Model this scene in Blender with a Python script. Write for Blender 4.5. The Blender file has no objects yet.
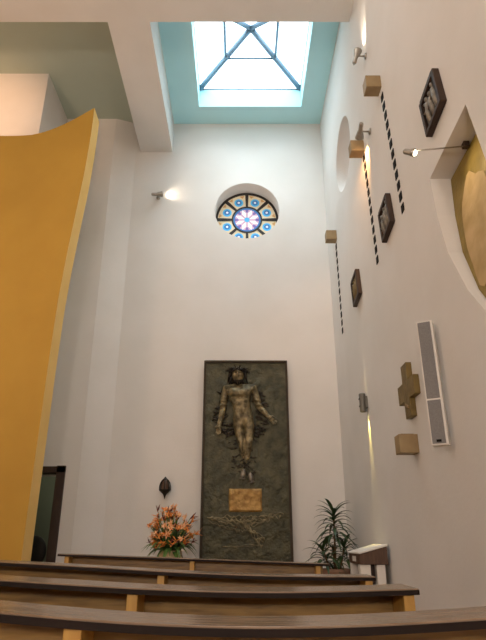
import bpy, bmesh, math, random
from mathutils import Vector, Matrix, noise
random.seed(7)
C = bpy.context.scene.collection
PI = math.pi

# ------------------------------------------------------------------ helpers
class MB:
    """collects shapes, then links them as ONE mesh object"""
    def __init__(s): s.v = []; s.f = []; s.m = []; s.sm = []
    def add(s, vs, fs, mi=0, smooth=False):
        o = len(s.v); s.v += [tuple(v) for v in vs]
        for f in fs: s.f.append(tuple(i + o for i in f)); s.m.append(mi); s.sm.append(smooth)
    def box(s, x0, x1, y0, y1, z0, z1, mi=0, M=None):
        vs = [Vector(p) for p in ((x0,y0,z0),(x1,y0,z0),(x1,y1,z0),(x0,y1,z0),(x0,y0,z1),(x1,y0,z1),(x1,y1,z1),(x0,y1,z1))]
        if M: vs = [M @ v for v in vs]
        s.add(vs, [(0,3,2,1),(4,5,6,7),(0,1,5,4),(1,2,6,5),(2,3,7,6),(3,0,4,7)], mi)
    def prism(s, pts, z0, z1, mi=0):
        n = len(pts)
        s.add([(x,y,z0) for x,y in pts] + [(x,y,z1) for x,y in pts],
              [tuple(range(n))[::-1], tuple(range(n,2*n))] + [(i,(i+1)%n,n+(i+1)%n,n+i) for i in range(n)], mi)
    def tube(s, pts, r, n=8, mi=0, cap=True):
        pts = [Vector(p) for p in pts]; rs = r if isinstance(r,(list,tuple)) else [r]*len(pts)
        vs = []; fs = []; up = None
        for i, p in enumerate(pts):
            t = (pts[min(i+1,len(pts)-1)] - pts[max(i-1,0)]).normalized()
            if up is None: up = Vector((0,0,1)) if abs(t.z) < .9 else Vector((1,0,0))
            a = t.cross(up).normalized(); b = a.cross(t).normalized(); up = b
            for k in range(n):
                w = 2*PI*k/n; vs.append(p + (a*math.cos(w) + b*math.sin(w))*rs[i])
        for i in range(len(pts)-1):
            for k in range(n): fs.append((i*n+k, i*n+(k+1)%n, (i+1)*n+(k+1)%n, (i+1)*n+k))
        if cap: fs += [tuple(range(n))[::-1], tuple(range((len(pts)-1)*n, len(pts)*n))]
        s.add(vs, fs, mi, True)
    def lathe(s, prof, n=24, mi=0, M=None, cap=True):
        vs = []; fs = []
        for r, z in prof:
            for k in range(n):
                w = 2*PI*k/n; v = Vector((r*math.cos(w), r*math.sin(w), z)); vs.append(M @ v if M else v)
        for i in range(len(prof)-1):
            for k in range(n): fs.append((i*n+k, i*n+(k+1)%n, (i+1)*n+(k+1)%n, (i+1)*n+k))
        if cap: fs += [tuple(range(n))[::-1], tuple(range((len(prof)-1)*n, len(prof)*n))]
        s.add(vs, fs, mi, True)
    def blob(s, c, r, M=None, n=10, mi=0, bump=0, seed=0):
        vs = []; fs = []; r = Vector(r) if not isinstance(r,(int,float)) else Vector((r,r,r)); c = Vector(c)
        for i in range(n+1):
            for k in range(2*n):
                a = PI*i/n; b = PI*k/n
                d = Vector((math.sin(a)*math.cos(b), math.sin(a)*math.sin(b), math.cos(a)))
                q = 1 + (bump*noise.noise(d*2.2 + Vector((seed,seed*.7,0))) if bump else 0)
                p = Vector((d.x*r.x, d.y*r.y, d.z*r.z))*q
                vs.append(c + (M @ p if M else p))
        for i in range(n):
            for k in range(2*n): fs.append((i*2*n+k, (i+1)*2*n+k, (i+1)*2*n+(k+1)%(2*n), i*2*n+(k+1)%(2*n)))
        s.add(vs, fs, mi, True)
    def mesh(s, name, mats):
        me = bpy.data.meshes.new(name); me.from_pydata(s.v, [], s.f)
        for m in (mats if isinstance(mats,(list,tuple)) else [mats]): me.materials.append(m)
        for p, mi, sm in zip(me.polygons, s.m, s.sm): p.material_index = mi; p.use_smooth = sm
        bm = bmesh.new(); bm.from_mesh(me); bmesh.ops.remove_doubles(bm, verts=bm.verts, dist=1e-6)
        bmesh.ops.recalc_face_normals(bm, faces=bm.faces); bm.to_mesh(me); bm.free()
        return me
    def build(s, name, mats, parent=None, bevel=0, loc=None):
        o = bpy.data.objects.new(name, s.mesh(name, mats)); C.objects.link(o)
        if parent: o.parent = parent
        if loc: o.location = loc
        if bevel:
            b = o.modifiers.new('bevel','BEVEL'); b.width = bevel; b.segments = 2; b.limit_method = 'ANGLE'
        return o

def tag(o, label, cat, group=None, kind=None):
    o['label'] = label; o['category'] = cat
    if group: o['group'] = group
    if kind: o['kind'] = kind
    return o
def thing(name, label, cat, loc=(0,0,0), group=None, kind=None):
    o = bpy.data.objects.new(name, None); C.objects.link(o); o.location = loc; o.empty_display_size = .1
    return tag(o, label, cat, group, kind)
def cut(o, cutters):
    for c in cutters:
        m = o.modifiers.new('cut','BOOLEAN'); m.object = c; m.operation = 'DIFFERENCE'; m.solver = 'EXACT'
    dg = bpy.context.evaluated_depsgraph_get(); dg.update()
    me = bpy.data.meshes.new_from_object(o.evaluated_get(dg))
    o.modifiers.clear(); o.data = me
    for c in cutters:
        bpy.data.objects.remove(c)
    return o
def skin(name, verts, edges, sub=2):
    me = bpy.data.meshes.new(name+'_skel'); me.from_pydata([v[:3] for v in verts], edges, [])
    bm = bmesh.new(); bm.from_mesh(me); L = bm.verts.layers.skin.verify()
    for i, v in enumerate(bm.verts):
        r = verts[i][3]; v[L].radius = (r, r) if isinstance(r,(int,float)) else r
        v[L].use_root = (i == 0)
    bm.to_mesh(me); bm.free()
    o = bpy.data.objects.new(name, me); C.objects.link(o)
    o.modifiers.new('skin','SKIN').use_smooth_shade = True
    s = o.modifiers.new('sub','SUBSURF'); s.levels = sub; s.render_levels = sub
    dg = bpy.context.evaluated_depsgraph_get(); dg.update()
    m2 = bpy.data.meshes.new_from_object(o.evaluated_get(dg))
    bpy.data.objects.remove(o)
    return m2

# ------------------------------------------------------------------ materials
def srgb(r, g, b):
    f = lambda c: (c/12.92 if c <= .04045 else ((c+.055)/1.055)**2.4)
    return (f(r/255), f(g/255), f(b/255), 1)
def mat(name, col, rough=.6, metal=0, col2=None, scale=8, bump=0, bscale=None, stretch=(1,1,1), detail=4, emit=None, estr=0, spec=.5):
    m = bpy.data.materials.new(name); m.use_nodes = True
    nt = m.node_tree; b = nt.nodes['Principled BSDF']
    b.inputs['Base Color'].default_value = col; b.inputs['Roughness'].default_value = rough; b.inputs['Metallic'].default_value = metal
    b.inputs['Specular IOR Level'].default_value = spec
    if col2 or bump:
        tc = nt.nodes.new('ShaderNodeTexCoord'); mp = nt.nodes.new('ShaderNodeMapping'); mp.inputs['Scale'].default_value = stretch
        nt.links.new(tc.outputs['Object'], mp.inputs['Vector'])
    if col2:
        n = nt.nodes.new('ShaderNodeTexNoise'); n.inputs['Scale'].default_value = scale; n.inputs['Detail'].default_value = detail
        r = nt.nodes.new('ShaderNodeValToRGB'); r.color_ramp.elements[0].position = .35; r.color_ramp.elements[1].position = .65
        r.color_ramp.elements[0].color = col; r.color_ramp.elements[1].color = col2
        nt.links.new(mp.outputs[0], n.inputs['Vector']); nt.links.new(n.outputs['Fac'], r.inputs['Fac']); nt.links.new(r.outputs['Color'], b.inputs['Base Color'])
    if bump:
        n2 = nt.nodes.new('ShaderNodeTexNoise'); n2.inputs['Scale'].default_value = bscale or scale; n2.inputs['Detail'].default_value = 5
        bp = nt.nodes.new('ShaderNodeBump'); bp.inputs['Strength'].default_value = bump; bp.inputs['Distance'].default_value = .02
        nt.links.new(mp.outputs[0], n2.inputs['Vector']); nt.links.new(n2.outputs['Fac'], bp.inputs['Height']); nt.links.new(bp.outputs['Normal'], b.inputs['Normal'])
    if emit:
        b.inputs['Emission Color'].default_value = emit; b.inputs['Emission Strength'].default_value = estr
    return m

M_wall   = mat('white_plaster', srgb(225,223,219), .9, 0, srgb(220,218,213), 1.5, .08, 30)
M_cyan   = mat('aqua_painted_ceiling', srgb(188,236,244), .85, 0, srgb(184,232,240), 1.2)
M_teal   = mat('shaded_aqua_ceiling', srgb(178,190,176), .9, 0, srgb(174,186,172), 1.2)  # same aqua paint, with the left bay's shade put into the colour
M_yellow = mat('golden_yellow_paint', srgb(188,148,58), .75, 0, srgb(182,142,54), 1.5, .05, 20)
M_yedge  = mat('pale_yellow_paint', srgb(240,200,120), .8, 0, srgb(236,195,112), 2)
M_wood   = mat('pew_oak', srgb(146,114,54), .36, 0, srgb(108,80,32), 5, .05, 18, (1,9,9))
M_rail   = mat('pew_rail_oak_sheen', srgb(142,120,98), .26, 0, srgb(124,102,80), 5, .04, 18, (1,9,9))  # paler and greyer than the pew oak: reflected wall sheen painted in
M_brack  = mat('light_oak', srgb(192,150,72), .45, 0, srgb(176,132,58), 6, 0, None, (8,8,1))
M_dark   = mat('dark_wood', srgb(58,40,28), .6, 0, srgb(44,29,20), 8, .05, 15, (8,8,1))
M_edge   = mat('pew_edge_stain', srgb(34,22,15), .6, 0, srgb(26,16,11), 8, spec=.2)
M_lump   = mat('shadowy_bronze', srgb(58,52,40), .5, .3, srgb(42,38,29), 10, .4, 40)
M_root   = mat('root_bronze', srgb(138,128,96), .45, .35, srgb(84,78,58), 14, .4, 40)
M_lect   = mat('walnut', srgb(92,66,46), .5, 0, srgb(78,54,38), 6, .05, 15, (8,8,1))
M_floor  = mat('brown_floor', srgb(150,112,84), .5, 0, srgb(134,98,72), 3)
M_bronze = mat('dark_bronze', srgb(84,82,60), .45, .3, srgb(56,57,41), 7, .9, 26)
M_bfig   = mat('worn_bronze', srgb(156,143,108), .36, .35, srgb(80,73,52), 12, .5, 40)
M_bdark  = mat('blackened_bronze', srgb(42,36,26), .5, .5, srgb(30,26,20), 10, .4, 40)
M_bframe = mat('bronze_edge', srgb(58,48,34), .5, .5, srgb(48,40,28), 10)
M_gplate = mat('gold_patch', srgb(188,152,88), .5, .25, srgb(148,112,58), 14, .8, 30)
M_brass  = mat('aged_brass', srgb(132,112,64), .5, .3, srgb(108,90,50), 9, .3, 25)
M_cube   = mat('sand_coloured_wood', srgb(158,136,98), .6, 0, srgb(140,118,82), 7, .1, 20)
M_black  = mat('black_tile', srgb(16,13,12), .7, spec=.1)
M_metal  = mat('brushed_metal', srgb(170,165,155), .35, .8, srgb(158,152,142), 30)
M_grey   = mat('grey_metal', srgb(112,110,104), .45, .5)
M_spk    = mat('grey_grille', srgb(128,126,124), .7, 0, srgb(112,110,108), 180)
M_white  = mat('white_paint', srgb(228,224,216), .6)
M_leaf   = mat('dark_green_leaf', srgb(38,62,34), .45, 0, srgb(58,84,46), 20)
M_leaf2  = mat('fresh_green_leaf', srgb(104,138,66), .5, 0, srgb(70,104,48), 14)
M_stem   = mat('brown_stem', srgb(110,88,58), .7, 0, srgb(90,70,46), 14)
M_orange = mat('orange_petal', srgb(232,152,70), .55, 0, srgb(210,118,50), 30)
M_peach  = mat('peach_petal', srgb(242,198,150), .55, 0, srgb(232,160,104), 30)
M_red    = mat('dark_red_petal', srgb(104,44,34), .55, 0, srgb(80,34,28), 30)
M_vase   = mat('cream_ceramic', srgb(214,192,150), .4, 0, srgb(202,178,134), 6)
M_pot    = mat('brown_clay', srgb(150,116,92), .7, 0, srgb(134,102,80), 8)
M_stone  = mat('grey_stone', srgb(150,140,126), .8, 0, srgb(138,128,114), 5)
M_lead   = mat('dark_lead', srgb(38,34,32), .6)
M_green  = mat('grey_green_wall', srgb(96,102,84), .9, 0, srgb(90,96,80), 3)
M_chair  = mat('black_leather', srgb(24,22,22), .5)
M_goldp  = mat('olive_gold_paint', srgb(150,128,58), .5, .3, srgb(126,108,44), 6, .3, 14)
M_peachp = mat('peach_gold_paint', srgb(196,168,120), .6, .1, srgb(172,146,92), 5, .2, 14)
M_relief = mat('silver_grey_relief', srgb(150,142,128), .45, .4, srgb(96,88,78), 14, .4, 30)
M_bulb   = mat('glowing_bulb', (1,.85,.6,1), .5, emit=(1,.86,.62,1), estr=12)
M_bulby  = mat('glowing_yellow_bulb', (1,.85,.4,1), .5, emit=(1,.8,.3,1), estr=10)
M_alum   = mat('painted_aluminium', srgb(120,142,160), .5, 0)
def glassmat(name, col, emit=0.0, mix=.12):
    m = bpy.data.materials.new(name); m.use_nodes = True; nt = m.node_tree; nt.nodes.clear()
    out = nt.nodes.new('ShaderNodeOutputMaterial'); t = nt.nodes.new('ShaderNodeBsdfTransparent'); t.inputs[0].default_value = col
    g = nt.nodes.new('ShaderNodeBsdfGlossy'); g.inputs['Roughness'].default_value = .05
    mx = nt.nodes.new('ShaderNodeMixShader'); mx.inputs[0].default_value = mix*.5
    nt.links.new(t.outputs[0], mx.inputs[1]); nt.links.new(g.outputs[0], mx.inputs[2]); nt.links.new(mx.outputs[0], out.inputs[0])
    return m
M_glass = glassmat('skylight_glass', (.97,.985,1,1))
def stained(name, c, e=.55):
    return mat(name, srgb(*c), .25, 0, emit=srgb(*c), estr=e)
G_cream = stained('cream_stained_glass', (226,214,184), .22)
G_blue  = stained('blue_stained_glass', (84,176,224), .38)
G_deep  = stained('deep_blue_stained_glass', (66,122,186), .3)
G_pink  = stained('pink_stained_glass', (206,176,196), .30)
G_purp  = stained('violet_stained_glass', (126,104,170), .3)
G_white = stained('white_stained_glass', (238,240,244), .40)
G_amber = stained('amber_stained_glass', (206,166,110), .22)

# ------------------------------------------------------------------ the setting
def struct(o, label, cat): return tag(o, label, cat, None, 'structure')
XR, YB = 1.55, 8.5            # face of the right wall, face of the altar wall

b = MB(); b.box(-5.3,2.0,-4.3,11,-.2,0)
struct(b.build('floor', M_floor), 'brown chapel floor under the pews', 'floor')

# altar wall with its splayed left corner, the round window hole and the doorway
b = MB(); b.prism([(-5.3,8.36),(-2.37,8.36),(-1.97,8.5),(XR,8.5),(XR,9.1),(-5.3,9.1)], 0, 8.62)
wb = b.build('wall_back', M_wall)
c1 = MB(); c1.lathe([(.585,-.6),(.585,1.2)], 64, 0, Matrix.Translation((.13,8.6,6.64)) @ Matrix.Rotation(PI/2,4,'X'))
c1 = c1.build('cutter', M_wall)
c2 = MB(); c2.box(-3.305,-2.65,7.9,9.4,-.1,2.04); c2 = c2.build('cutter', M_wall)
cut(wb, [c1, c2]); struct(wb, 'white plaster altar wall with a round window opening', 'wall')

# right wall with a round window recess and a rectangular niche
b = MB(); b.box(XR,2.1,-4.3,9.1,0,8.62); wr = b.build('wall_right', M_wall)
c1 = MB(); c1.lathe([(.55,-.5),(.55,.9)], 64, 0, Matrix.Translation((XR,6.78,6.5)) @ Matrix.Rotation(PI/2,4,'Y') ); c1 = c1.build('cutter', M_wall)
NICHE = [(3.745,3.84),(3.71,3.47),(3.62,3.09),(3.40,2.68),(3.10,2.32),(2.76,2.32),(2.82,3.2),(2.96,3.88)]
def plate(m, pts, x0, x1):
    n = len(pts); m.add([(x0,y,z) for y,z in pts]+[(x1,y,z) for y,z in pts], [tuple(range(n)), tuple(range(n,2*n))[::-1]]+[(i,n+i,n+(i+1)%n,(i+1)%n) for i in range(n)])
c2 = MB(); plate(c2, NICHE, 1.2, XR+.2); c2 = c2.build('cutter', M_wall)
cut(wr, [c1, c2]); struct(wr, 'long white right wall with stations, lamps and a niche', 'wall')

b = MB(); b.box(-5.3,-3.31,7.26,8.36,0,8.6)
struct(b.build('wall_left', M_wall), 'projecting pale wall block above and behind the yellow screen', 'wall')
b = MB(); b.box(-5.3,-5.0,-4.3,7.26,0,8.6)
struct(b.build('wall_far_left', M_wall), 'plain white side wall left of the pews', 'wall')
b = MB(); b.box(-5.0,XR,-4.3,-4.0,0,8.0)
struct(b.build('wall_rear', M_wall), 'plain white wall behind the pews', 'wall')
# ceilings
b = MB(); b.box(-1.6,2.1,5.68,9.1,8.6,9.0); ce = b.build('ceiling', M_cyan)
c1 = MB(); c1.box(-.76,1.14,6.14,8.04,8.3,9.3); c1 = c1.build('cutter', M_cyan)
cut(ce, [c1]); struct(ce, 'aqua ceiling with the square skylight opening', 'ceiling')
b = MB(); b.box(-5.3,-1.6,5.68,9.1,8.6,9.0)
struct(b.build('ceiling_left', M_teal), 'aqua ceiling bay left of the long beam, toned grey green for shade', 'ceiling')
b = MB(); b.box(-5.3,2.1,-4.3,5.68,7.93,9.0)
struct(b.build('ceiling_front', M_wall), 'lower white ceiling over the pews, ending in front of the skylight', 'ceiling')
b = MB(); b.box(-1.88,-1.28,5.68,8.5,7.93,8.6)
struct(b.build('trim_1', M_wall), 'white ceiling beam running to the altar wall left of the skylight', 'beam')
# passage behind the doorway
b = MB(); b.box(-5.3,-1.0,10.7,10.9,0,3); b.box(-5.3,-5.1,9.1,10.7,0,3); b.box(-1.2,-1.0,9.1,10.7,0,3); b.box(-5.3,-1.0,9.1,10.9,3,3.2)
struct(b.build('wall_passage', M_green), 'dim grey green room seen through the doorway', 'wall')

# doorway frame
d = thing('door_1', 'dark wood door frame of the open doorway beside the yellow screen', 'door', (-3.01,8.36,0), kind='structure')
b = MB(); b.box(-.30,-.25,-.03,.25,0,2.12); b.box(.31,.44,-.03,.25,0,2.12); b.box(-.29,.44,-.03,.25,2.02,2.11)
b.build('door_frame', M_dark, d, .006)

# skylight
sk = thing('window_1', 'square pyramid skylight with pale blue bars in the aqua ceiling', 'skylight', (.19,7.09,9.0), kind='structure')
hw = .95; ap = Vector((0,0,.47)); cor = [Vector(p) for p in ((-hw,-hw,.02),(hw,-hw,.02),(hw,hw,.02),(-hw,hw,.02))]
for i in range(4):
    g = MB(); g.add([cor[i], cor[(i+1)%4], ap], [(0,1,2)]); g.build('glass_pane', M_glass, sk)
for i in range(4):
    g = MB(); g.tube([cor[i]*1.0, ap], .055, 4); g.build('hip_bar', M_alum, sk)
for i in range(4):
    g = MB(); g.tube([cor[i].lerp(ap,.52), cor[(i+1)%4].lerp(ap,.52)], .024, 4); g.build('ring_bar', M_alum, sk)
for i, (x, y) in enumerate(((0,-1),(1,0),(0,1),(-1,0))):
    g = MB(); u = Vector((x,y,0))*(hw+.02); v = Vector((-y,x,0))*(hw+.04)
    p, q = u-v, u+v
    g.tube([p+Vector((0,0,.02)), q+Vector((0,0,.02))], .03, 4); g.build('base_bar', M_alum, sk)

# rose window
rw = thing('window_2', 'round stained glass window with eight panes on the altar wall', 'window', (.13,8.83,6.64), kind='structure')
R = .585
def P(r, a, y=0): return (r*math.cos(a), y, r*math.sin(a))
def ringmesh(m, r0, r1, a0, a1, y0, y1, n, mi=0):
    vs = []; 
    for i in range(n+1):
        a = a0 + (a1-a0)*i/n
        vs += [P(r0,a,y0), P(r1,a,y0), P(r1,a,y1), P(r0,a,y1)]
    fs = []
    for i in range(n):
        for k in range(4): fs.append((i*4+k, i*4+(k+1)%4, (i+1)*4+(k+1)%4, (i+1)*4+k))
    fs += [(3,2,1,0), (n*4,n*4+1,n*4+2,n*4+3)]
    m.add(vs, fs, mi)
g = MB(); ringmesh(g, R-.04, R+.03, 0, 2*PI, -.02, .03, 64); ringmesh(g, .255, .285, 0, 2*PI, -.015, .025, 48)
g.build('lead_ring', M_lead, rw)
for k in range(8):
    a = k*PI/4; g = MB(); t = Vector((-math.sin(a),0,math.cos(a)))*.02
    p, q = Vector(P(.27,a)), Vector(P(R-.02,a)); vs = []
    for y in (-.018,.025):
        for w in (p-t, q-t*1.6, q+t*1.6, p+t): vs.append((w.x, y, w.z))
    g.add(vs, [(0,1,2,3),(7,6,5,4),(0,4,5,1),(1,5,6,2),(2,6,7,3),(3,7,4,0)]); g.build('spoke', M_lead, rw)
for k in range(8):
    a0 = k*PI/4; am = a0+PI/8; g = MB()
    ringmesh(g, .27, .56, a0, a0+PI/4, 0, .008, 8, 0)
    cx, cz = .40*math.cos(am), .40*math.sin(am)
    for rr, mi, yy in ((.085,1,-.004),(.055,2,-.007),(.022,3,-.010)):
        n = 16; g.add([(cx,yy,cz)] + [(cx+rr*math.cos(2*PI*j/n), yy, cz+rr*math.sin(2*PI*j/n)) for j in range(n)], [(0,1+j,1+(j+1)%n) for j in range(n)], mi)
    for s_ in (-1,1):
        aa = am + s_*.22; g.add([P(.53,aa-.09,-.004),P(.53,aa+.09,-.004),P(.47,aa,-.004)], [(0,1,2)], 4)
    g.build('stained_pane', [G_cream, G_blue, G_deep, G_white, G_amber], rw)
g = MB(); ringmesh(g, .0, .26, 0, 2*PI, 0, .008, 48, 0)
for k in range(8):
    a = k*PI/4 + PI/8
    g.add([P(.05,a,-.004), P(.15,a-.24,-.004), P(.235,a,-.004), P(.15,a+.24,-.004)], [(0,1,2,3)], 1)
    a += PI/8; g.add([P(.16,a-.1,-.004), P(.245,a-.16,-.004), P(.245,a+.16,-.004), P(.16,a+.1,-.004)], [(0,1,2,3)], 2)
n = 20; g.add([(0,-.008,0)] + [P(.05,2*PI*j/n,-.008) for j in range(n)], [(0,1+j,1+(j+1)%n) for j in range(n)], 3)
ringmesh(g, .225, .26, 0, 2*PI, -.006, .004, 48, 4)
g.build('rosette_pane', [G_pink, G_white, G_purp, G_blue, G_deep], rw)
# glazing of the right wall's round window, deep in the recess
w3 = thing('window_3', 'round window deep in its recess high on the right wall', 'window', (XR+.42,6.78,6.5), kind='structure')
g = MB(); n = 40; g.lathe([(.55,-.004),(.55,.004)], n, 0, Matrix.Rotation(PI/2,4,'Y')); g.build('frosted_pane', G_white, w3)
g = MB(); g.lathe([(.50,-.02),(.555,-.02),(.555,.02),(.50,.02),(.50,-.02)], n, 0, Matrix.Rotation(PI/2,4,'Y'), cap=False); g.build('window_frame', M_lead, w3)

# ------------------------------------------------------------------ yellow screen
ys = thing('yellow_screen', 'tall golden yellow curved screen wall standing left of the pews', 'screen', (-3.4,6.6,0))
right = [(0,-2.39),(.9,-2.39),(1.5,-2.39),(2.3,-2.385),(3.2,-2.38),(4.0,-2.365),(4.7,-2.325),(5.3,-2.275),(5.9,-2.225),(6.4,-2.2),(6.8,-2.19),(7.14,-2.19)]
def xr(z):
    for (z0,x0),(z1,x1) in zip(right, right[1:]):
        if z <= z1: return x0+(x1-x0)*(z-z0)/(z1-z0)
    return right[-1][1]
def ztop(x):       # top edge dips and runs level towards the left
    t = max(0,min(1,(x+3.2)/1.0)); return 6.80 + .34*t**1.6
def yfront(x):     # slightly hollow face
    t = (x+2.2)/-2.7; return 6.5 + .22*math.sin(PI*max(0,min(1,t)))**1.0
NX, NZ = 28, 30
fr, bk = [], []
for j in range(NZ+1):
    for i in range(NX+1):
        u = i/NX; w = j/NZ
        x = -4.9 + u*2.71; z = w*ztop(x); xx = -4.9 + (xr(z)+4.9)*u
        fr.append((xx+3.4, yfront(xx)-6.6, z)); bk.append((xx+3.4, yfront(xx)+.3-6.6, z))
N1 = NX+1; g = MB(); fs = []
for j in range(NZ):
    for i in range(NX): a = j*N1+i; fs.append((a,a+1,a+N1+1,a+N1))
g.add(fr, fs, 0, True); g.build('screen_face', M_yellow, ys)
g = MB(); off = len(fr); fs = []
for j in range(NZ):
    for i in range(NX): a = j*N1+i+off; fs.append((a+N1,a+N1+1,a+1,a))
    for e in (0,NX): a = j*N1+e; fs.append((a,a+N1,a+N1+off,a+off))
for i in range(NX):
    for e in (0,NZ): a = e*N1+i; fs.append((a,a+1,a+1+off,a+off))
g.add(fr+bk, fs, 0, False); g.build('screen_body', M_yedge, ys)

# ------------------------------------------------------------------ bronze relief
rl = thing('bronze_relief_panel', 'tall dark bronze relief panel with a standing figure on the altar wall', 'relief', (.09,8.5,.3))
# slab with a hand-worked surface
nx, nz = 66, 170; W, Ht = 1.26, 3.44
def surf(x, z):
    f = .012*noise.noise(Vector((x*7,z*7,1))) + .007*noise.noise(Vector((x*19,z*19,5)))
    # rough furrows radiating around the figure
    dx, dz = x+.07, z-2.72; r = math.hypot(dx, dz*.8); 
    k = math.exp(-((r-.30)/.22)**2); a = math.atan2(dz, dx)
    f += k*.02*noise.noise(Vector((a*6, r*5, 9)))
    return f
vs = []; fs = []
for j in range(nz+1):
    for i in range(nx+1):
        x = -W/2 + W*i/nx; z = Ht*j/nz; vs.append((x, -.09 - surf(x,z), z))
fs = [(j*(nx+1)+i, j*(nx+1)+i+1, (j+1)*(nx+1)+i+1, (j+1)*(nx+1)+i) for j in range(nz) for i in range(nx)]
g = MB(); g.add(vs, fs, 0, True); g.box(-W/2,W/2,-.06,0,0,Ht); g.build('panel_slab', M_bronze, rl)
g = MB(); g.box(-.66,-.625,-.115,0,0,3.46); g.box(.625,.66,-.115,0,0,3.46); g.box(-.625,.625,-.115,0,3.425,3.46); g.box(-.625,.625,-.115,0,0,.03)
g.build('panel_rim', M_bframe, rl, .004)
# the figure: one continuous body (x, z relative to the panel foot; front of the slab is y=-.09)
def F(x, z): return (x-.09, z-.3)
K = [(.055,2.84,.150),(.03,2.99,.125),(-.005,3.16,.185),(-.015,3.27,.145),(-.02,3.36,.065),(-.03,3.44,.062),(-.033,3.50,.06),  # 0-6 pelvis..head
     (-.215,3.285,.085),(-.245,3.14,.066),(-.262,3.00,.055),(-.29,2.84,.046),(-.312,2.74,.034),                                   # 7-11 image-left arm
     (.21,3.285,.085),(.255,3.15,.066),(.285,3.03,.055),(.365,2.93,.046),(.43,2.86,.034),                                       # 12-16 image-right arm
     (-.02,2.73,.105),(.005,2.60,.088),(.03,2.47,.066),(.055,2.33,.062),(.085,2.17,.036),                                        # 17-21 image-left leg
     (.135,2.73,.105),(.135,2.60,.086),(.125,2.47,.064),(.115,2.34,.058),(.108,2.20,.032)]                                       # 22-26 image-right leg
Ey = {6:-.16,5:-.17,4:-.12,3:-.11,2:-.12,1:-.10,0:-.10,8:-.10,9:-.11,10:-.13,11:-.14,13:-.10,14:-.11,15:-.13,16:-.14,19:-.13,24:-.13}
V = [(F(x,z)[0], Ey.get(i,-.10), F(x,z)[1], r) for i,(x,z,r) in enumerate(K)]
# hands: five separate fingers each, palms opened forward
def hand(wr, dirn, mirror, base):
    d = Vector((dirn[0],0,dirn[1])).normalized(); s = Vector((-d.z,0,d.x))*mirror; f = Vector((0,-1,0)); w = Vector(V[wr][:3])
    ed = []; palm = w + d*.06 + f*.01; V.append((*palm,.036)); pi = len(V)-1; ed.append((wr,pi))
    for k, (so, l) in enumerate(((-.030,.066),(-.010,.080),(.010,.076),(.030,.060))):
        a = palm + d*.035 + s*so; bq = a + d*l*.55 + f*.006; c = bq + d*l*.4 + f*.028
        for q, r in ((a,.0115),(bq,.0105),(c,.009)): V.append((*q,r))
        n_ = len(V); ed += [(pi,n_-3),(n_-3,n_-2),(n_-2,n_-1)]
    a = w + d*.035 - s*.034 + f*.008; c = a + d*.04 - s*.026 + f*.016
    V.append((*a,.014)); V.append((*c,.010)); n_ = len(V); ed += [(wr,n_-2),(n_-2,n_-1)]
    return ed
Ed = [(0,1),(1,2),(2,3),(3,4),(4,5),(5,6),(3,7),(7,8),(8,9),(9,10),(10,11),(3,12),(12,13),(13,14),(14,15),(15,16),
      (0,17),(17,18),(18,19),(19,20),(20,21),(0,22),(22,23),(23,24),(24,25),(25,26)]
Ed += hand(11,(-.12,-1),1,0); Ed += hand(16,(.7,-.72),-1,0)
me = skin('figure', V, Ed, 3)
bm = bmesh.new(); bm.from_mesh(me)
for v in bm.verts:                      # chest, ribs and belly modelling, hewn surface
    x, y, z = v.co
    q = Vector((x*14,y*14,z*14)); amp = .017
    v.co.y += amp*noise.noise(q) + .011*noise.noise(q*2.7)
    gx, gz = x+.09, z+.3
    if y < -.10:
        for cx in (-.095,.085):         # pectorals
            v.co.y -= .065*math.exp(-(((gx-cx)/.075)**2 + ((gz-3.21)/.06)**2))
        v.co.y += .022*math.exp(-((gx+.005)/.02)**2)*(1 if 2.86 < gz < 3.26 else 0)
        if 2.98 < gz < 3.13: v.co.y += .014*math.sin((gz-2.98)*90)*min(1,abs(gx)/.06)
        if abs(gx) < .2: v.co.y += .045*math.exp(-((gz-(3.115+1.6*gx*gx))/.020)**2)
        v.co.y -= .02*math.exp(-(((gx-.04)/.08)**2 + ((gz-2.92)/.07)**2))
        if gz < 2.80: v.co.y += .04*math.exp(-((gx-.057)/.02)**2)*min(1,(2.80-gz)/.06)       # gap between the legs
    v.co.z += .006*noise.noise(q*1.3+Vector((3,1,2)))
hd = MB(); hcx, hcz = F(-.033,3.495); hd.blob((hcx,-.175,hcz), (.092,.112,.138), None, 30)
base = len(bm.verts); nv = []
for x, y, z in hd.v:
    gx, gz = x-hcx, z-hcz
    if y < -.17:
        e = lambda cx, cz, sx, sz: math.exp(-(((gx-cx)/sx)**2 + ((gz-cz)/sz)**2))
        y -= .046*e(0,-.012,.015,.032)*1.0 + .012*e(0,.045,.06,.012)          # nose, brow
        y += .042*(e(-.036,.018,.020,.013) + e(.036,.018,.020,.013))          # eye sockets
        y += .024*e(0,-.064,.028,.006) - .012*e(0,-.052,.03,.006) - .010*e(0,-.077,.024,.008)    # mouth and lips
        y -= .012*(e(-.055,-.01,.022,.022)+e(.055,-.01,.022,.022))            # cheeks
    x = hcx + gx*(1 - .25*max(0,-gz-.03)/.1)                                            # narrow jaw
    nv.append(bm.verts.new((x if abs(gx) > 1e-9 else x, y, z)))
for f in hd.f:
    q = list(dict.fromkeys(f))
    try: bm.faces.new([nv[i] for i in q]).smooth = True
    except ValueError: pass
bmesh.ops.remove_doubles(bm, verts=nv, dist=1e-5); bmesh.ops.recalc_face_normals(bm, faces=bm.faces)
bm.to_mesh(me); bm.free(); me.materials.append(M_bfig)
fg = bpy.data.objects.new('figure', me); C.objects.link(fg); fg.parent = rl; fg['label'] = 'worn paler bronze standing figure with arms lowered and palms open'
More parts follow.
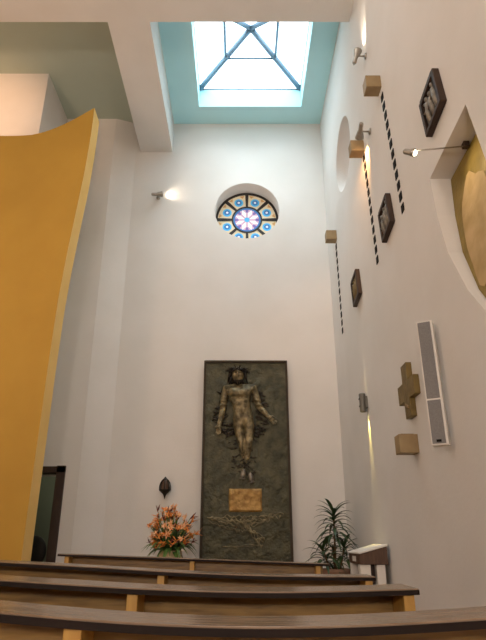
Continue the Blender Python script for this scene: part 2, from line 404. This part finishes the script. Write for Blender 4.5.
# hair, beard and crown of thorns
g = MB(); hx, hz = F(-.033,3.5)
for k in range(26):
    a = random.uniform(0,2*PI); r = .105
    x = hx + r*math.cos(a); z = hz + .02 + r*math.sin(a)*1.05
    if abs(x-hx) < .065: continue
    g.tube([(x,-.17,z),(x+.03*math.cos(a)+random.uniform(-.01,.01),-.16,z-.05),(x+.05*math.cos(a),-.13,z-.13)], [.02,.018,.006], 6)
for k in range(7):
    x = hx + (k-3)*.017; g.tube([(x,-.266,hz-.100),(x+random.uniform(-.01,.01),-.238,hz-.145-.015*(3-abs(k-3)))], [.014,.005], 6)
g.build('hair', M_bdark, fg)
g = MB()
for t in range(3):
    pts = []
    for k in range(19):
        a = PI*k/18; pts.append((hx + .135*math.cos(a), -.17 - .11*math.sin(a), hz + .055 + .022*math.sin(k*1.9+t*2) + .012*t))
    g.tube(pts, .012, 6)
for k in range(30):
    a = PI*random.random(); x = hx+.135*math.cos(a); y = -.17-.11*math.sin(a); z = hz+.06+random.uniform(-.02,.03)
    dv = Vector((math.cos(a)*1.2,-.3*math.sin(a),random.uniform(-.5,.7))).normalized()*random.uniform(.05,.11)
    g.tube([(x,y,z),(x+dv.x,y+dv.y,z+dv.z)], [.008,.002], 5)
g.build('thorn_crown', M_bdark, fg)
# two separate feet
for x, z, tilt in ((.045,2.0,.15),(.16,1.945,-.2)):
    g = MB(); px, pz = F(x,z)
    Mx = Matrix.Rotation(tilt,3,'Y')
    g.blob((px,-.13,pz), (.04,.045,.075), Mx, 10, 0, .25, x*10)
    for k in range(5): 
        t = Mx @ Vector(((k-2)*.016,-.03,-.07+abs(k-1.5)*.004)); g.blob((px+t.x,-.13+t.y,pz+t.z), (.009,.012,.014), None, 6)
    g.build('foot', M_relief, rl)
# crumpled cloth and hewn lumps behind the limbs; dark tone paints the shade
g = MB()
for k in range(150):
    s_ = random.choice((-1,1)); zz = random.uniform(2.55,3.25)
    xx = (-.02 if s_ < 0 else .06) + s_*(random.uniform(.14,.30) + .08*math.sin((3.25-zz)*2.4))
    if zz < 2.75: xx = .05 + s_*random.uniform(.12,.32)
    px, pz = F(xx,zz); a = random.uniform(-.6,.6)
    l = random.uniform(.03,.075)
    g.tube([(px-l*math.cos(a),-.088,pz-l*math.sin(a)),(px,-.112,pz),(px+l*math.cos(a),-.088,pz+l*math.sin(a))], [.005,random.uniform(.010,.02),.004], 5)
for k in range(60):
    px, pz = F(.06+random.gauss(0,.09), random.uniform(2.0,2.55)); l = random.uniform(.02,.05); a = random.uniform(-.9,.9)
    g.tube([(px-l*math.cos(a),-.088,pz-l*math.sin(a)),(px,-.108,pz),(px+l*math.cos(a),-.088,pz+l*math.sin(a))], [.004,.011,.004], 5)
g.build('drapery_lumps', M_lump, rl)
# gold patch
g = MB(); n1, n2 = 26, 18; vs = []
for j in range(n2+1):
    for i in range(n1+1):
        x = -.165+.485*i/n1; z = 1.475+.325*j/n2; px, pz = F(x,z)
        edge = min(i,n1-i,j,n2-j) == 0
        vs.append((px + (.006*noise.noise(Vector((z*20,x*20,3))) if edge else 0), -.088 if edge else -.118-.014*noise.noise(Vector((x*13,z*13,0))), pz))
g.add(vs, [(j*(n1+1)+i,j*(n1+1)+i+1,(j+1)*(n1+1)+i+1,(j+1)*(n1+1)+i) for j in range(n2) for i in range(n1)], 0, True)
o = g.build('gold_plaque', M_gplate, rl); o['label'] = 'rectangular golden plaque'
# root-like ridges below
g = MB()
def ridge(p, q, n, r, j=.02, seed=0):
    pts = []
    for i in range(n+1):
        t = i/n; x = p[0]+(q[0]-p[0])*t; z = p[1]+(q[1]-p[1])*t + j*noise.noise(Vector((t*7,seed,2)))*2.2
        x += j*noise.noise(Vector((t*6,seed,8))); a, c = F(x,z); pts.append((a,-.098,c))
    g.tube(pts, [r*(.5+.8*abs(noise.noise(Vector((i*.7,seed,4))))) for i in range(n+1)], 6)
for k in range(6): ridge((-.47+.05*k,1.40-.015*k),(.10,1.41-.035*k),16,.016,.035,k)
for k in range(6): ridge((.02,1.40-.03*k),(.63-.05*k,1.45-.02*k),16,.015,.035,k+10)
for k in range(5): ridge((.0+.03*k,1.38-.03*k),(.31+.01*k,1.0+.03*k),18,.019,.04,k+20)
for k in range(3): ridge((-.45+.1*k,1.36-.05*k),(-.1+.1*k,1.22),10,.01,.03,k+30)
ridge((-.26,1.005),(.27,1.04),14,.010,.012,40); ridge((-.1,1.0),(.31,1.03),10,.009,.012,41)
g.build('root_ridges', M_root, rl)

# ------------------------------------------------------------------ pews
# seen from behind: a broad rail along the top, small brackets beneath it, the back board, a seat in front
def pew(y, depth, x0, x1, za, zb, sag, label, ins=(-1.74,-.48,.78)):
    t = thing('church_pew', label, 'pew', ((x0+x1)/2, y, 0), 'rows of church pews')
    cx = (x0+x1)/2; N = 40
    def zz(x): return .91 + za*x + zb*(1-math.exp(-(x/1.1)**2)) 
    def yo(x): return sag*(1-math.exp(-(x/1.6)**2))
    xs = [x0+(x1-x0)*i/N for i in range(N+1)]
    def strip(y0, y1, z0f, z1f, xx=xs):
        m = MB(); vs = []; n = len(xx)-1
        for x in xx:
            for (yy, zf) in ((y0,z0f),(y1,z0f),(y1,z1f),(y0,z1f)): vs.append((x-cx, yy+yo(x), zf(x)))
        fs = [(i*4+k, i*4+(k+1)%4, (i+1)*4+(k+1)%4, (i+1)*4+k) for i in range(n) for k in range(4)] + [(3,2,1,0),(n*4,n*4+1,n*4+2,n*4+3)]
        m.add(vs, fs); return m
    xin = [x0+.05+(x1-x0-.1)*i/N for i in range(N+1)]
    strip(-depth, 0, lambda x: zz(x)-.022, zz).build('top_rail', M_rail, t, .003)
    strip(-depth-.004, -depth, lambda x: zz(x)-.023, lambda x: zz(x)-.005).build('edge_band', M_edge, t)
    strip(-.055, -.02, lambda x: .32, lambda x: zz(x)-.022, xin).build('back_board', M_wood, t)
    strip(-.02, .42, lambda x: .41, lambda x: .45, xin).build('seat', M_wood, t, .006)
    for k, bx in enumerate(ins):
        bx = max(x0+.05, min(x1-.04, bx))
        m = MB(); w = .022; zt = zz(bx)-.022; yb = yo(bx)
        prof = [(-depth+.012,zt),(-.055,zt),(-.055,zt-.34),(-.085,zt-.34),(-depth+.012,zt-.16)]
        n = len(prof)
        m.add([(bx-cx-w,py+yb,pz) for py,pz in prof] + [(bx-cx+w,py+yb,pz) for py,pz in prof],
              [tuple(range(n)), tuple(range(n,2*n))[::-1]] + [(i,n+i,n+(i+1)%n,(i+1)%n) for i in range(n)])
        m.build('bracket', M_brack, t, .003)
    for ex in (x0+.05, (x0+x1)/2, x1-.05):
        m = MB(); yb = yo(ex); m.box(ex-cx-.025, ex-cx+.025, -.10+yb, .38+yb, 0, .41); m.build('support', M_wood, t)
    return t
pew(1.68, .20, -2.3, .95, -.012, .10, .03, 'nearest oak pew, cut off by the bottom of the photo', (-1.74,-.40,.84))
pew(2.68, .25, -2.2, .715, -.012, .055, .05, 'second oak pew from the camera, its right end bracket plainly lit', (-1.74,-.43,.68))
pew(3.82, .24, -2.1, .805, -.030, .03, .08, 'third oak pew from the camera, ending just left of the slanted lectern', (-1.74,-.47,.77))
pew(6.2, .20, -1.83, .895, -.034, .0, .0, 'farthest and shortest oak pew, in front of the bronze relief')

# ------------------------------------------------------------------ lectern near the plant
lc = thing('lectern', 'wooden slant-topped lectern on white legs by the right wall', 'lectern', (1.36,6.48,0))
def quadbox(m, P8): m.add(P8, [(0,3,2,1),(4,5,6,7),(0,1,5,4),(1,2,6,5),(2,3,7,6),(3,0,4,7)])
g = MB(); quadbox(g, [(-.13,-.33,.865),(.16,-.33,.865),(.16,.28,.865),(-.13,.28,.865),(-.13,-.33,.965),(.16,-.33,1.04),(.16,.28,1.04),(-.13,.28,.965)])
g.build('desk_box', M_lect, lc, .005)
g = MB(); quadbox(g, [(-.14,-.34,.964),(.165,-.34,1.042),(.165,.29,1.042),(-.14,.29,.964),(-.14,-.34,.98),(.165,-.34,1.058),(.165,.29,1.058),(-.14,.29,.98)])
o = g.build('desk_top', M_white, lc, .003); o['label'] = 'pale slanted top'
for x0, x1, w in ((-.12,-.03,.12),(.05,.12,.03)):
    for yy in (-.26,.2):
        g = MB(); quadbox(g, [(x0,yy-.05,0),(x1,yy-.05,0),(x1,yy+.05,0),(x0,yy+.05,0),(x0-.01,yy-.05,.865),(x1+.01,yy-.05,.865),(x1+.01,yy+.05,.865),(x0-.01,yy+.05,.865)])
        g.build('leg', M_white, lc, .006)
g = MB(); g.box(-.02,.04,-.2,.15,.1,.865); g.build('shade_panel', M_dark, lc)  # dark panel added to stand for the shade between the legs
g = MB(); g.box(-.134,-.13,-.12,.06,.89,.94); g.build('label_plate', M_white, lc)

# ------------------------------------------------------------------ plant
def leafpts(base, az, L, w, rise, droop, n=7):
    """arching strap leaf as left/right vertex pairs"""
    vs = []; d = Vector((math.cos(az), math.sin(az), 0)); s = Vector((-d.y,d.x,0))
    for i in range(n+1):
        t = i/n; p = Vector(base) + d*L*t*(1-.12*t) + Vector((0,0,L*(rise*t - droop*t*t)))
        ww = w*math.sin(PI*(.12+.88*t)**.8)*(1-.15*t) if i < n else 0
        ww = max(ww, .001)
        p.x = min(p.x, LEAF_MAX_X)
        vs += [p + s*ww + Vector((0,0,ww*.35)), p - Vector((0,0,0)), p - s*ww + Vector((0,0,ww*.35))]
    return vs
def leaf(m, *a, mi=0, n=7):
    vs = leafpts(*a, n=n); fs = []
    for i in range(n): fs += [(i*3,i*3+1,i*3+4,i*3+3),(i*3+1,i*3+2,i*3+5,i*3+4)]
    m.add(vs, fs, mi, True)
LEAF_MAX_X = .30
pl = thing('potted_dracaena', 'tall potted plant with narrow arching leaves beside the lectern', 'plant', (1.20,7.6,0))
g = MB(); g.lathe([(.13,0),(.16,.3),(.175,.70),(.185,.70),(.185,.765),(.165,.765),(.16,.72)], 24); g.build('pot', M_pot, pl)
g = MB(); g.lathe([(.0,.72),(.165,.725)], 24, cap=False); g.build('soil', M_dark, pl)
tops = [((.02,.0,1.46), 44, .40, .34), ((-.15,-.05,1.0), 24, .38, .5), ((.13,-.02,1.04), 24, .36, .5), ((0,.08,1.02), 14, .33, .5)]
for (tx,ty,tz), nl, L, sp in tops:
    g = MB(); g.tube([(tx*.3,ty*.3,.70),(tx*.7,ty*.7,.70+(tz-.70)*.5),(tx,ty,tz)], [.016,.013,.010], 7); g.build('stem', M_stem, pl)
    g = MB()
    for k in range(nl):
        t = k/nl; az = k*2.39996; hz_ = tz - (sp+.06)*(1-t)*(.9 if nl > 30 else .35) 
        rise = .25 + .9*t**2; lx = tx*(.7+.3*(hz_/tz)) 
        leaf(g, (lx, ty, hz_), az, L*(random.uniform(.8,1.08))*(1-.25*t), .026, rise, .55+.25*(1-t))
    g.build('foliage', M_leaf, pl)

# ------------------------------------------------------------------ bouquet
LEAF_MAX_X = 9
bq = thing('flower_arrangement', 'large orange flower arrangement in a cream bowl left of the relief', 'flowers', (-.92,7.9,.55))
pd = MB(); pd.box(-.19,.19,-.19,.19,0,.52); pd.box(-.21,.21,-.21,.21,.52,.55)
o = pd.build('plinth', M_stone, None, .006, (-.92,7.9,0)); tag(o, 'low grey plinth under the orange flower arrangement', 'plinth')
g = MB(); g.lathe([(.11,0),(.15,.06),(.165,.22),(.15,.40),(.155,.42),(.14,.42),(.13,.36)], 24); g.build('vase', M_vase, bq)
g = MB()
for k in range(46):
    az = random.uniform(0,2*PI); leaf(g, (0.06*math.cos(az),.06*math.sin(az),.40+random.uniform(0,.1)), az, random.uniform(.25,.42), random.uniform(.025,.045), random.uniform(.15,.8), random.uniform(.4,.9))
o = g.build('foliage', M_leaf2, bq)
g = MB()
for k in range(34):
    az = random.uniform(0,2*PI); leaf(g, (0.04*math.cos(az),.04*math.sin(az),.42), az, random.uniform(.18,.36), random.uniform(.03,.05), random.uniform(.8,1.6), random.uniform(.2,.6))
g.build('dark_foliage', M_leaf, bq)
def flower_mesh(ma, mb_, kind):
    m = MB()
    if kind == 0:
        for k in range(7):
            leaf(m, (0,0,0), k*2*PI/7+random.uniform(-.2,.2), .085, .017, random.uniform(.5,1.3), .5, n=4)
        m.blob((0,0,.015), .012, None, 5, 1)
    else:
        for k in range(5):
            leaf(m, (0,0,k*.012), random.uniform(0,6.28), .075, .014, random.uniform(.9,2.2), .4, n=4)
        leaf(m, (0,0,0), 1.0, .085, .016, .6, .2, mi=1, n=4)
    return m.mesh('flower', [ma, mb_])
fm = [flower_mesh(M_orange, M_red, 0), flower_mesh(M_peach, M_orange, 0), flower_mesh(M_red, M_orange, 1), flower_mesh(M_orange, M_red, 1)]
g = MB(); spots = []
for k in range(98):
    # a fan: tall in the middle, broad at the sides
    a = random.uniform(-1.25,1.25); rr = random.uniform(.35,1.0)**.7; dep = random.uniform(-.28,.18)
    x = .36*math.sin(a)*rr; z = .40 + .58*math.cos(a*.95)*rr
    if z < .46: z += .05
    spots.append((x, dep*(1-.4*rr), z, a, rr))
for k in range(0,98,5):
    u = random.uniform(-1,1); spots[k] = (.30*u, -.24+.1*u*u, random.uniform(.46,.62), u*.8, .6)
for x, y, z, a, rr in spots:
    g.tube([(x*.15,y*.2,.38),(x*.6,y*.7,.38+(z-.38)*.6),(x,y,z)], .005, 5)
g.build('stems', M_leaf2, bq)
for k, (x, y, z, a, rr) in enumerate(spots):
    kind = random.choice((0,0,1,1,3,3,2)) if rr < .85 else random.choice((0,0,1,1,2,3))
    o = bpy.data.objects.new('flower', fm[kind]); C.objects.link(o); o.parent = bq; o.location = (x,y,z)
    o.rotation_euler = (random.uniform(.2,1.1), a*.8, random.uniform(-1,1)); s = random.uniform(.6,.9); o.scale = (s,s,s)

# ------------------------------------------------------------------ wall sconce left of the relief
sc_ = thing('pointed_lantern', 'small dark bronze pointed lantern on the altar wall above the flowers', 'lantern', (-1.1,8.4,1.655))
sc_.scale = (1.02,1.02,1.16)
g = MB(); g.lathe([(.004,0),(.012,.03),(.03,.06),(.075,.095),(.085,.105),(.08,.115),(.01,.115)], 16); g.build('base_cone', M_bdark, sc_)
for k in range(8):
    w = 2*PI*k/8; g = MB(); g.tube([(r*math.cos(w), r*math.sin(w), z) for r, z in ((.080,.11),(.080,.15),(.068,.19),(.045,.225),(.01,.25))], .007, 5); g.build('rib', M_bdark, sc_)
g = MB(); g.lathe([(.0,.25),(.016,.245),(.014,.262),(.0,.272)], 10, cap=False); g.build('finial', M_bdark, sc_)
g = MB(); g.lathe([(.055,.115),(.06,.15),(.05,.19),(.03,.22),(.0,.235)], 14, cap=False); g.build('glass_shade', M_lect, sc_)
g = MB(); g.box(-.02,.02,.05,.098,.07,.15); g.build('wall_plate', M_bdark, sc_)

# ------------------------------------------------------------------ right wall: cubes and black tile strips
def cube_block(y, z, label, group, dz=.16):
    t = thing('cube_block', label, 'wall block', (XR, y, z), group)
    g = MB(); g.box(-.165,.003,0,.15,0,dz); g.build('block_body', M_cube, t, .004)
    g = MB(); g.box(-.14,-.025,.02,.13,dz,dz+.006); g.build('top_plate', M_brass, t)
    return t
tile_me = MB(); tile_me.box(-.007,.003,-.040,.040,-.046,.046); tile_me = tile_me.mesh('tile', M_black)
def tile_strip(y0, z0, y1, z1, label, s=1):
    t = thing('tile_strip', label, 'tile strip', (XR,(y0+y1)/2,z1), 'black tile strips on the right wall')
    for k in range(12):
        u = k/11; o = bpy.data.objects.new('tile', tile_me); C.objects.link(o); o.parent = t
        o.location = (0, y0+(y1-y0)*u-(y0+y1)/2, z0+(z1-z0)*u-z1); o.scale = (1,s,.92)
for y, zb, (ya, yb_), zt, near in ((4.64,5.71,(4.655,4.46),5.57,'nearest above a black tile strip'),(5.57,5.60,(5.62,5.50),5.53,'middle one, lit yellow by a spotlight'),(7.68,5.57,(7.78,7.76),5.48,'farthest one, nearest the altar wall')):
    cube_block(y, zb, 'sand coloured cube block on the right wall, ' + near, 'cube blocks above the tile strips')
    w = {'n':'nearest','m':'middle','f':'farthest'}[near[0]]
    tile_strip(ya, zt, yb_, 4.03, {'n':'vertical strip of black tiles reaching down beside the nearest square plaque','m':'vertical strip of black tiles under the yellow-lit cube block','f':'vertical strip of black tiles closest to the altar wall corner'}[near[0]])
cube_block(4.83, 1.80, 'sand coloured cube block on the right wall below the brass cross', None)

# consecration cross
cr = thing('consecration_cross', 'aged brass cross fixed to the right wall beside the column speaker', 'cross', (XR,4.86,2.355))
g = MB(); w, a, h, t_ = .085, .25, .245, .05
pts = [(-w,-h),(w,-h),(w,-w),(a,-w),(a,w),(w,w),(w,h),(-w,h),(-w,w),(-a,w),(-a,-w),(-w,-w)]
n = 12; g.add([(.003,y,z) for y,z in pts]+[(-t_,y,z) for y,z in pts], [(0,1,2,11),(2,3,4,5),(11,2,5,8),(8,9,10,11),(5,6,7,8)]+[tuple(n+i for i in q)[::-1] for q in ((0,1,2,11),(2,3,4,5),(11,2,5,8),(8,9,10,11),(5,6,7,8))]+[(i,(i+1)%n,n+(i+1)%n,n+i) for i in range(n)])
g.build('cross_body', M_brass, cr, .004)
g = MB(); g.box(-t_-.012,-t_,-.05,.05,-.012,.012, M=Matrix.Translation((0,0,-.14)) @ Matrix.Rotation(.4,4,'X')); g.build('inlay', M_cube, cr)

# relief plaques (stations)
def plaque(y, z, label, seed, col):
    t = thing('relief_plaque', label, 'plaque', (XR,y,z), 'square relief plaques on the right wall')
    random.seed(seed); t.rotation_euler = (-.13,0,0); hw_, hh, fw = .18,.185,.038
    g = MB(); g.box(-.055,0,-hw_,-hw_+fw,-hh,hh); g.box(-.055,0,hw_-fw,hw_,-hh,hh); g.box(-.055,0,-hw_+fw,hw_-fw,hh-fw,hh); g.box(-.055,0,-hw_+fw,hw_-fw,-hh,-hh+fw)
    g.build('frame', M_dark, t, .005)
    g = MB(); g.box(-.015,0,-hw_+fw,hw_-fw,-hh+fw,hh-fw); g.build('backing', M_bdark, t)
    g = MB()
    for k in range(3):            # little standing figures, bent together
        y0 = (k-1)*.085 + random.uniform(-.015,.015); zt = .07 + random.uniform(-.03,.04); le = random.uniform(-.03,.03)
        g.tube([(-.022,y0,-.155),(-.032,y0+le*.5,-.05),(-.034,y0+le,zt-.04),(-.03,y0+le,zt)], [.024,.030,.026,.012], 8)
        g.blob((-.034,y0+le*1.2,zt+.022), (.02,.02,.025), None, 7)
        g.tube([(-.04,y0+le,zt-.05),(-.045,y0+le+.05,zt-.09),(-.04,y0+le+.08,zt-.05)], [.011,.010,.007], 6)
    g.tube([(-.028,-.13,-.04),(-.036,.12,.12)], .012, 6)
    g.build('relief_figures', col, t)
    return t
plaque(3.41,4.315,'largest-looking square relief plaque, on the right wall above the niche lamp',1,M_relief)
plaque(4.93,4.215,'square relief plaque on the right wall between the nearest and middle tile strips',2,M_relief)
plaque(6.54,4.165,'square relief plaque on the right wall right of the farthest tile strip',3,M_brass)

# niche painting
np_ = thing('niche_painting', 'olive and peach gold panel inside the right wall niche', 'painting', (XR+.06,3.36,2.12)); np_.rotation_euler = (0,.0805,0)
g = MB(); plate(g, [(3.26+(y-3.26)*.985-3.36, 3.1+(z-3.1)*.985-2.12) for y,z in NICHE], -.03, -.002)
g.build('panel', M_goldp, np_)
g = MB(); pp = []
for k in range(28):
    w = 2*PI*k/28; rr = 1+.22*noise.noise(Vector((math.cos(w)*1.5,math.sin(w)*1.5,3))); pp.append((-.05+.24*math.cos(w)*rr + .07*math.sin(w), 1.06+.46*math.sin(w)*rr))
g.add([(-.034,y,z) for y,z in pp]+[(-.028,y,z) for y,z in pp], [tuple(range(28)), tuple(range(28,56))[::-1]]+[(i,(i+1)%28,28+(i+1)%28,28+i) for i in range(28)])
g.build('painted_centre', M_peachp, np_)

# ------------------------------------------------------------------ lamps
def spot(label, loc, out, aim, cat='spotlight', plate=True, group='small metal spotlights'):
    """wall spotlight: plate on the wall, short arm along 'out', conical head aimed along 'aim'"""
    t = thing('spotlight', label, cat, loc, group); out = Vector(out); aim = Vector(aim).normalized()
    q = out.to_track_quat('Z','Y').to_matrix().to_4x4(); h = out*.12
    g = MB(); g.lathe([(.038,0),(.038,.015),(.02,.022)], 16, 0, q); g.build('wall_plate', M_metal, t)
    g = MB(); g.tube([out*.015, h], .010, 8); g.blob(h, .017, None, 6); g.build('arm', M_metal, t)
    qa = Matrix.Translation(h) @ aim.to_track_quat('Z','Y').to_matrix().to_4x4()
    hd = MB(); hd.lathe([(.022,-.11),(.026,-.10),(.026,-.02),(.034,.0),(.052,.075),(.054,.085),(.046,.085),(.03,.02)], 18, 0, qa, cap=True)
    hd = hd.build('lamp_head', M_metal, t)
    g = MB(); g.lathe([(.0,.04),(.036,.045)], 14, 0, qa, cap=False); g.build('bulb', M_bulb, hd)
    g = MB(); g.tube([h + Vector((0,.035,0)) - aim*.10, h + Vector((0,.035,0)) + aim*.0], .008, 6); g.build('bracket', M_metal, t)
    return Vector(loc) + h + aim*.10, aim
def light(name, typ, loc, aim, energy, col, **kw):
    d = bpy.data.lights.new(name, typ); d.energy = energy; d.color = col
    for k, v in kw.items(): setattr(d, k, v)
    o = bpy.data.objects.new(name, d); C.objects.link(o); o.location = loc
    o.rotation_euler = Vector(aim).to_track_quat('-Z','Y').to_euler(); return o
WARM = (1,.80,.55)
p, a = spot('metal spotlight high on the right wall, throwing its beam up near the cross beam', (XR,5.08,6.63), (-1,0,0), (.30,-.10,1))
light('spotlight_beam','SPOT',p,(.36,-.06,1),34,(1,.80,.60),spot_size=.9,spot_blend=.8,shadow_soft_size=.02)
p, a = spot('metal spotlight on the right wall aimed down at the middle cube block', (XR,5.24,5.61), (-1,0,0), (.04,.75,-.25))
light('spotlight_beam','SPOT',p,(.16,.6,-.5),50,(1,.48,.16),spot_size=1.6,spot_blend=.7,shadow_soft_size=.02)
p, a = spot('metal spotlight on the altar wall left of the round window', (-1.49,8.5,6.90), (0,-1,0), (.8,.30,.22))
light('spotlight_beam','SPOT',p,(.8,.30,.25),9,(1,.80,.62),spot_size=1.6,spot_blend=.9,shadow_soft_size=.02)
# lamp on a long rod, fixed inside the niche
t = thing('rod_lamp', 'small lit lamp on a thin rod reaching out of the niche', 'lamp', (XR+.2,3.33,3.83))
g = MB(); g.box(-.085,-.045,-.022,.022,-.012,.036); g.build('wall_plate', M_dark, t)
g = MB(); g.tube([(-.065,0,0),(-.46,.07,.012)], .006, 6); g.build('rod', M_metal, t)
qa = Matrix.Translation((-.46,.07,.0)) @ Vector((.75,-.35,-.45)).to_track_quat('Z','Y').to_matrix().to_4x4()
g = MB(); g.lathe([(.018,-.05),(.022,-.04),(.024,.0),(.034,.035),(.028,.035)], 16, 0, qa); hd = g.build('lamp_head', M_metal, t)
g = MB(); g.blob(qa @ Vector((0,0,.03)), .024, None, 8); g.build('bulb', M_bulb, hd)
light('rod_lamp_beam','SPOT',Vector((XR+.2,3.33,3.83))+qa @ Vector((0,0,.075)),(.75,-.35,-.65),7,WARM,spot_size=1.7,spot_blend=.8,shadow_soft_size=.02)
# up-down wall light
t = thing('up_down_lamp', 'grey metal up and down wall light on the right wall, left of the cross', 'wall light', (XR,6.60,2.54))
g = MB(); g.lathe([(.036,.0),(.04,.01),(.04,.215),(.036,.225),(.028,.225),(.028,.0),(.036,.0)], 20, 0, Matrix.Translation((-.055,0,0)), cap=False); g.build('lamp_body', M_grey, t)
g = MB(); g.box(-.03,.003,-.04,.04,.05,.19); g.build('wall_plate', M_grey, t)
for z0 in (.03,.195):
    g = MB(); g.lathe([(.0,z0),(.027,z0+.01)], 16, 0, Matrix.Translation((-.055,0,0)), cap=False); g.build('bulb', M_bulby, t)
for z0 in (.07,.16):
    g = MB(); g.box(-.098,-.092,-.02,.02,z0-.008,z0+.008); g.build('slot', M_black, t)
light('wall_light_beam','SPOT',(XR-.018,6.60,2.53),(.06,0,-1),90,(1,.76,.20),spot_size=.4,spot_blend=.6,shadow_soft_size=.01)
light('wall_light_beam','SPOT',(XR-.018,6.60,2.775),(.05,0,1),16,(1,.78,.45),spot_size=.22,spot_blend=.6,shadow_soft_size=.01)

# column loudspeaker
sp = thing('loudspeaker', 'slim white column speaker with grey grille on the right wall', 'speaker', (1.462,4.05,1.735))
sp.rotation_euler = (0,0,math.radians(-28))
g = MB(); g.box(-.06,.06,-.04,.05,0,.96); g.build('cabinet', M_white, sp, .006)
g = MB(); g.box(-.05,.044,-.048,-.04,.345,.95); g.build('grille', M_spk, sp)
g = MB(); g.box(-.05,.044,-.048,-.04,.012,.33); g.build('grille', M_spk, sp)
g = MB(); g.box(-.02,.015,-.052,-.048,.022,.040); g.build('badge', M_black, sp)
for z in (.15,.8):
    g = MB(); g.box(-.015,.015,.05,.165,z-.015,z+.015); g.build('wall_bracket', M_grey, sp)

# chair in the room behind the doorway
ch = thing('office_chair', 'dark chair standing in the dim room beyond the doorway', 'chair', (-3.3,9.55,0))
g = MB(); g.blob((0,0,.93), (.2,.06,.24), None, 12); g.build('backrest', M_chair, ch)
g = MB(); g.box(-.25,.25,-.1,.42,.44,.53); g.build('seat', M_chair, ch, .03)
for x in (-.22,.22):
    for y in (-.05,.38):
        g = MB(); g.tube([(x,y,0),(x,y,.45)], .018, 8); g.build('leg', M_black, ch)
g = MB(); g.tube([(0,.03,.5),(0,.03,.75)], .03, 8); g.build('back_post', M_black, ch)

# ------------------------------------------------------------------ light
w = bpy.data.worlds.new('sky'); bpy.context.scene.world = w; w.use_nodes = True
bg = w.node_tree.nodes['Background']; bg.inputs[0].default_value = (.80,.94,1,1); bg.inputs[1].default_value = 4.5
# daylight falling through the skylight (overcast zenith)
light('sun_haze','SUN',(0,5,14),(.02,.24,-1),14,(.85,.955,1),angle=1.3)
# unseen fill lights added under the nave ceiling, above and behind the camera
for x, y, e in ((-3.4,1.5,22),(-1.0,.5,14),(.0,3.6,20),(-1.2,-2.5,16)):
    light('nave_fill','AREA',(x,y,7.85),(0,.25,-1),e,(1,.94,.89),shape='DISK',size=.7)
# unseen warm fill added low in the nave, lifting beam and ceiling
for x, y, e, c in ((-4.5,2.0,90,(1,.66,.44)),(-.7,-3.0,90,(1,.80,.68))):
    light('nave_upfill','AREA',(x,y,2.6),(.10,.60,1),e,c,shape='DISK',size=.5)
# unseen frontal fill added by the rear wall, brightening pews and lower walls
for x in (-3.0,-.6,.9):
    light('rear_fill','AREA',(x,-3.8,2.3),(0,1,-.06),56,(1,.83,.72),shape='DISK',size=.4)
light('block_fill','SPOT',(-4.5,5.3,7.6),(.10,1,.06),150,(1,.55,.30),spot_size=1.2,spot_blend=.8,shadow_soft_size=.1)  # added orange fill warming the left wall block, no fixture behind it
light('passage_fill','POINT',(-2.6,10.0,2.6),(0,0,-1),30,(1,.92,.76),shadow_soft_size=.1)  # unseen fill added to brighten the room beyond the doorway

# ------------------------------------------------------------------ camera
cd = bpy.data.cameras.new('camera'); cam = bpy.data.objects.new('camera', cd); C.objects.link(cam)
cam.location = (0,0,1.1); pitch = math.atan(220/550)
cam.rotation_euler = (PI/2 + pitch, 0, 0)
cd.sensor_fit = 'VERTICAL'; cd.sensor_height = 24; cd.lens = 24*550/640; cd.shift_x = 3/640; cd.clip_start = .05
S = bpy.context.scene; S.camera = cam
S.view_settings.view_transform = 'Standard'; S.view_settings.look = 'None'; S.view_settings.gamma = 1; S.view_settings.use_curve_mapping = False
S.view_settings.exposure = -0.15
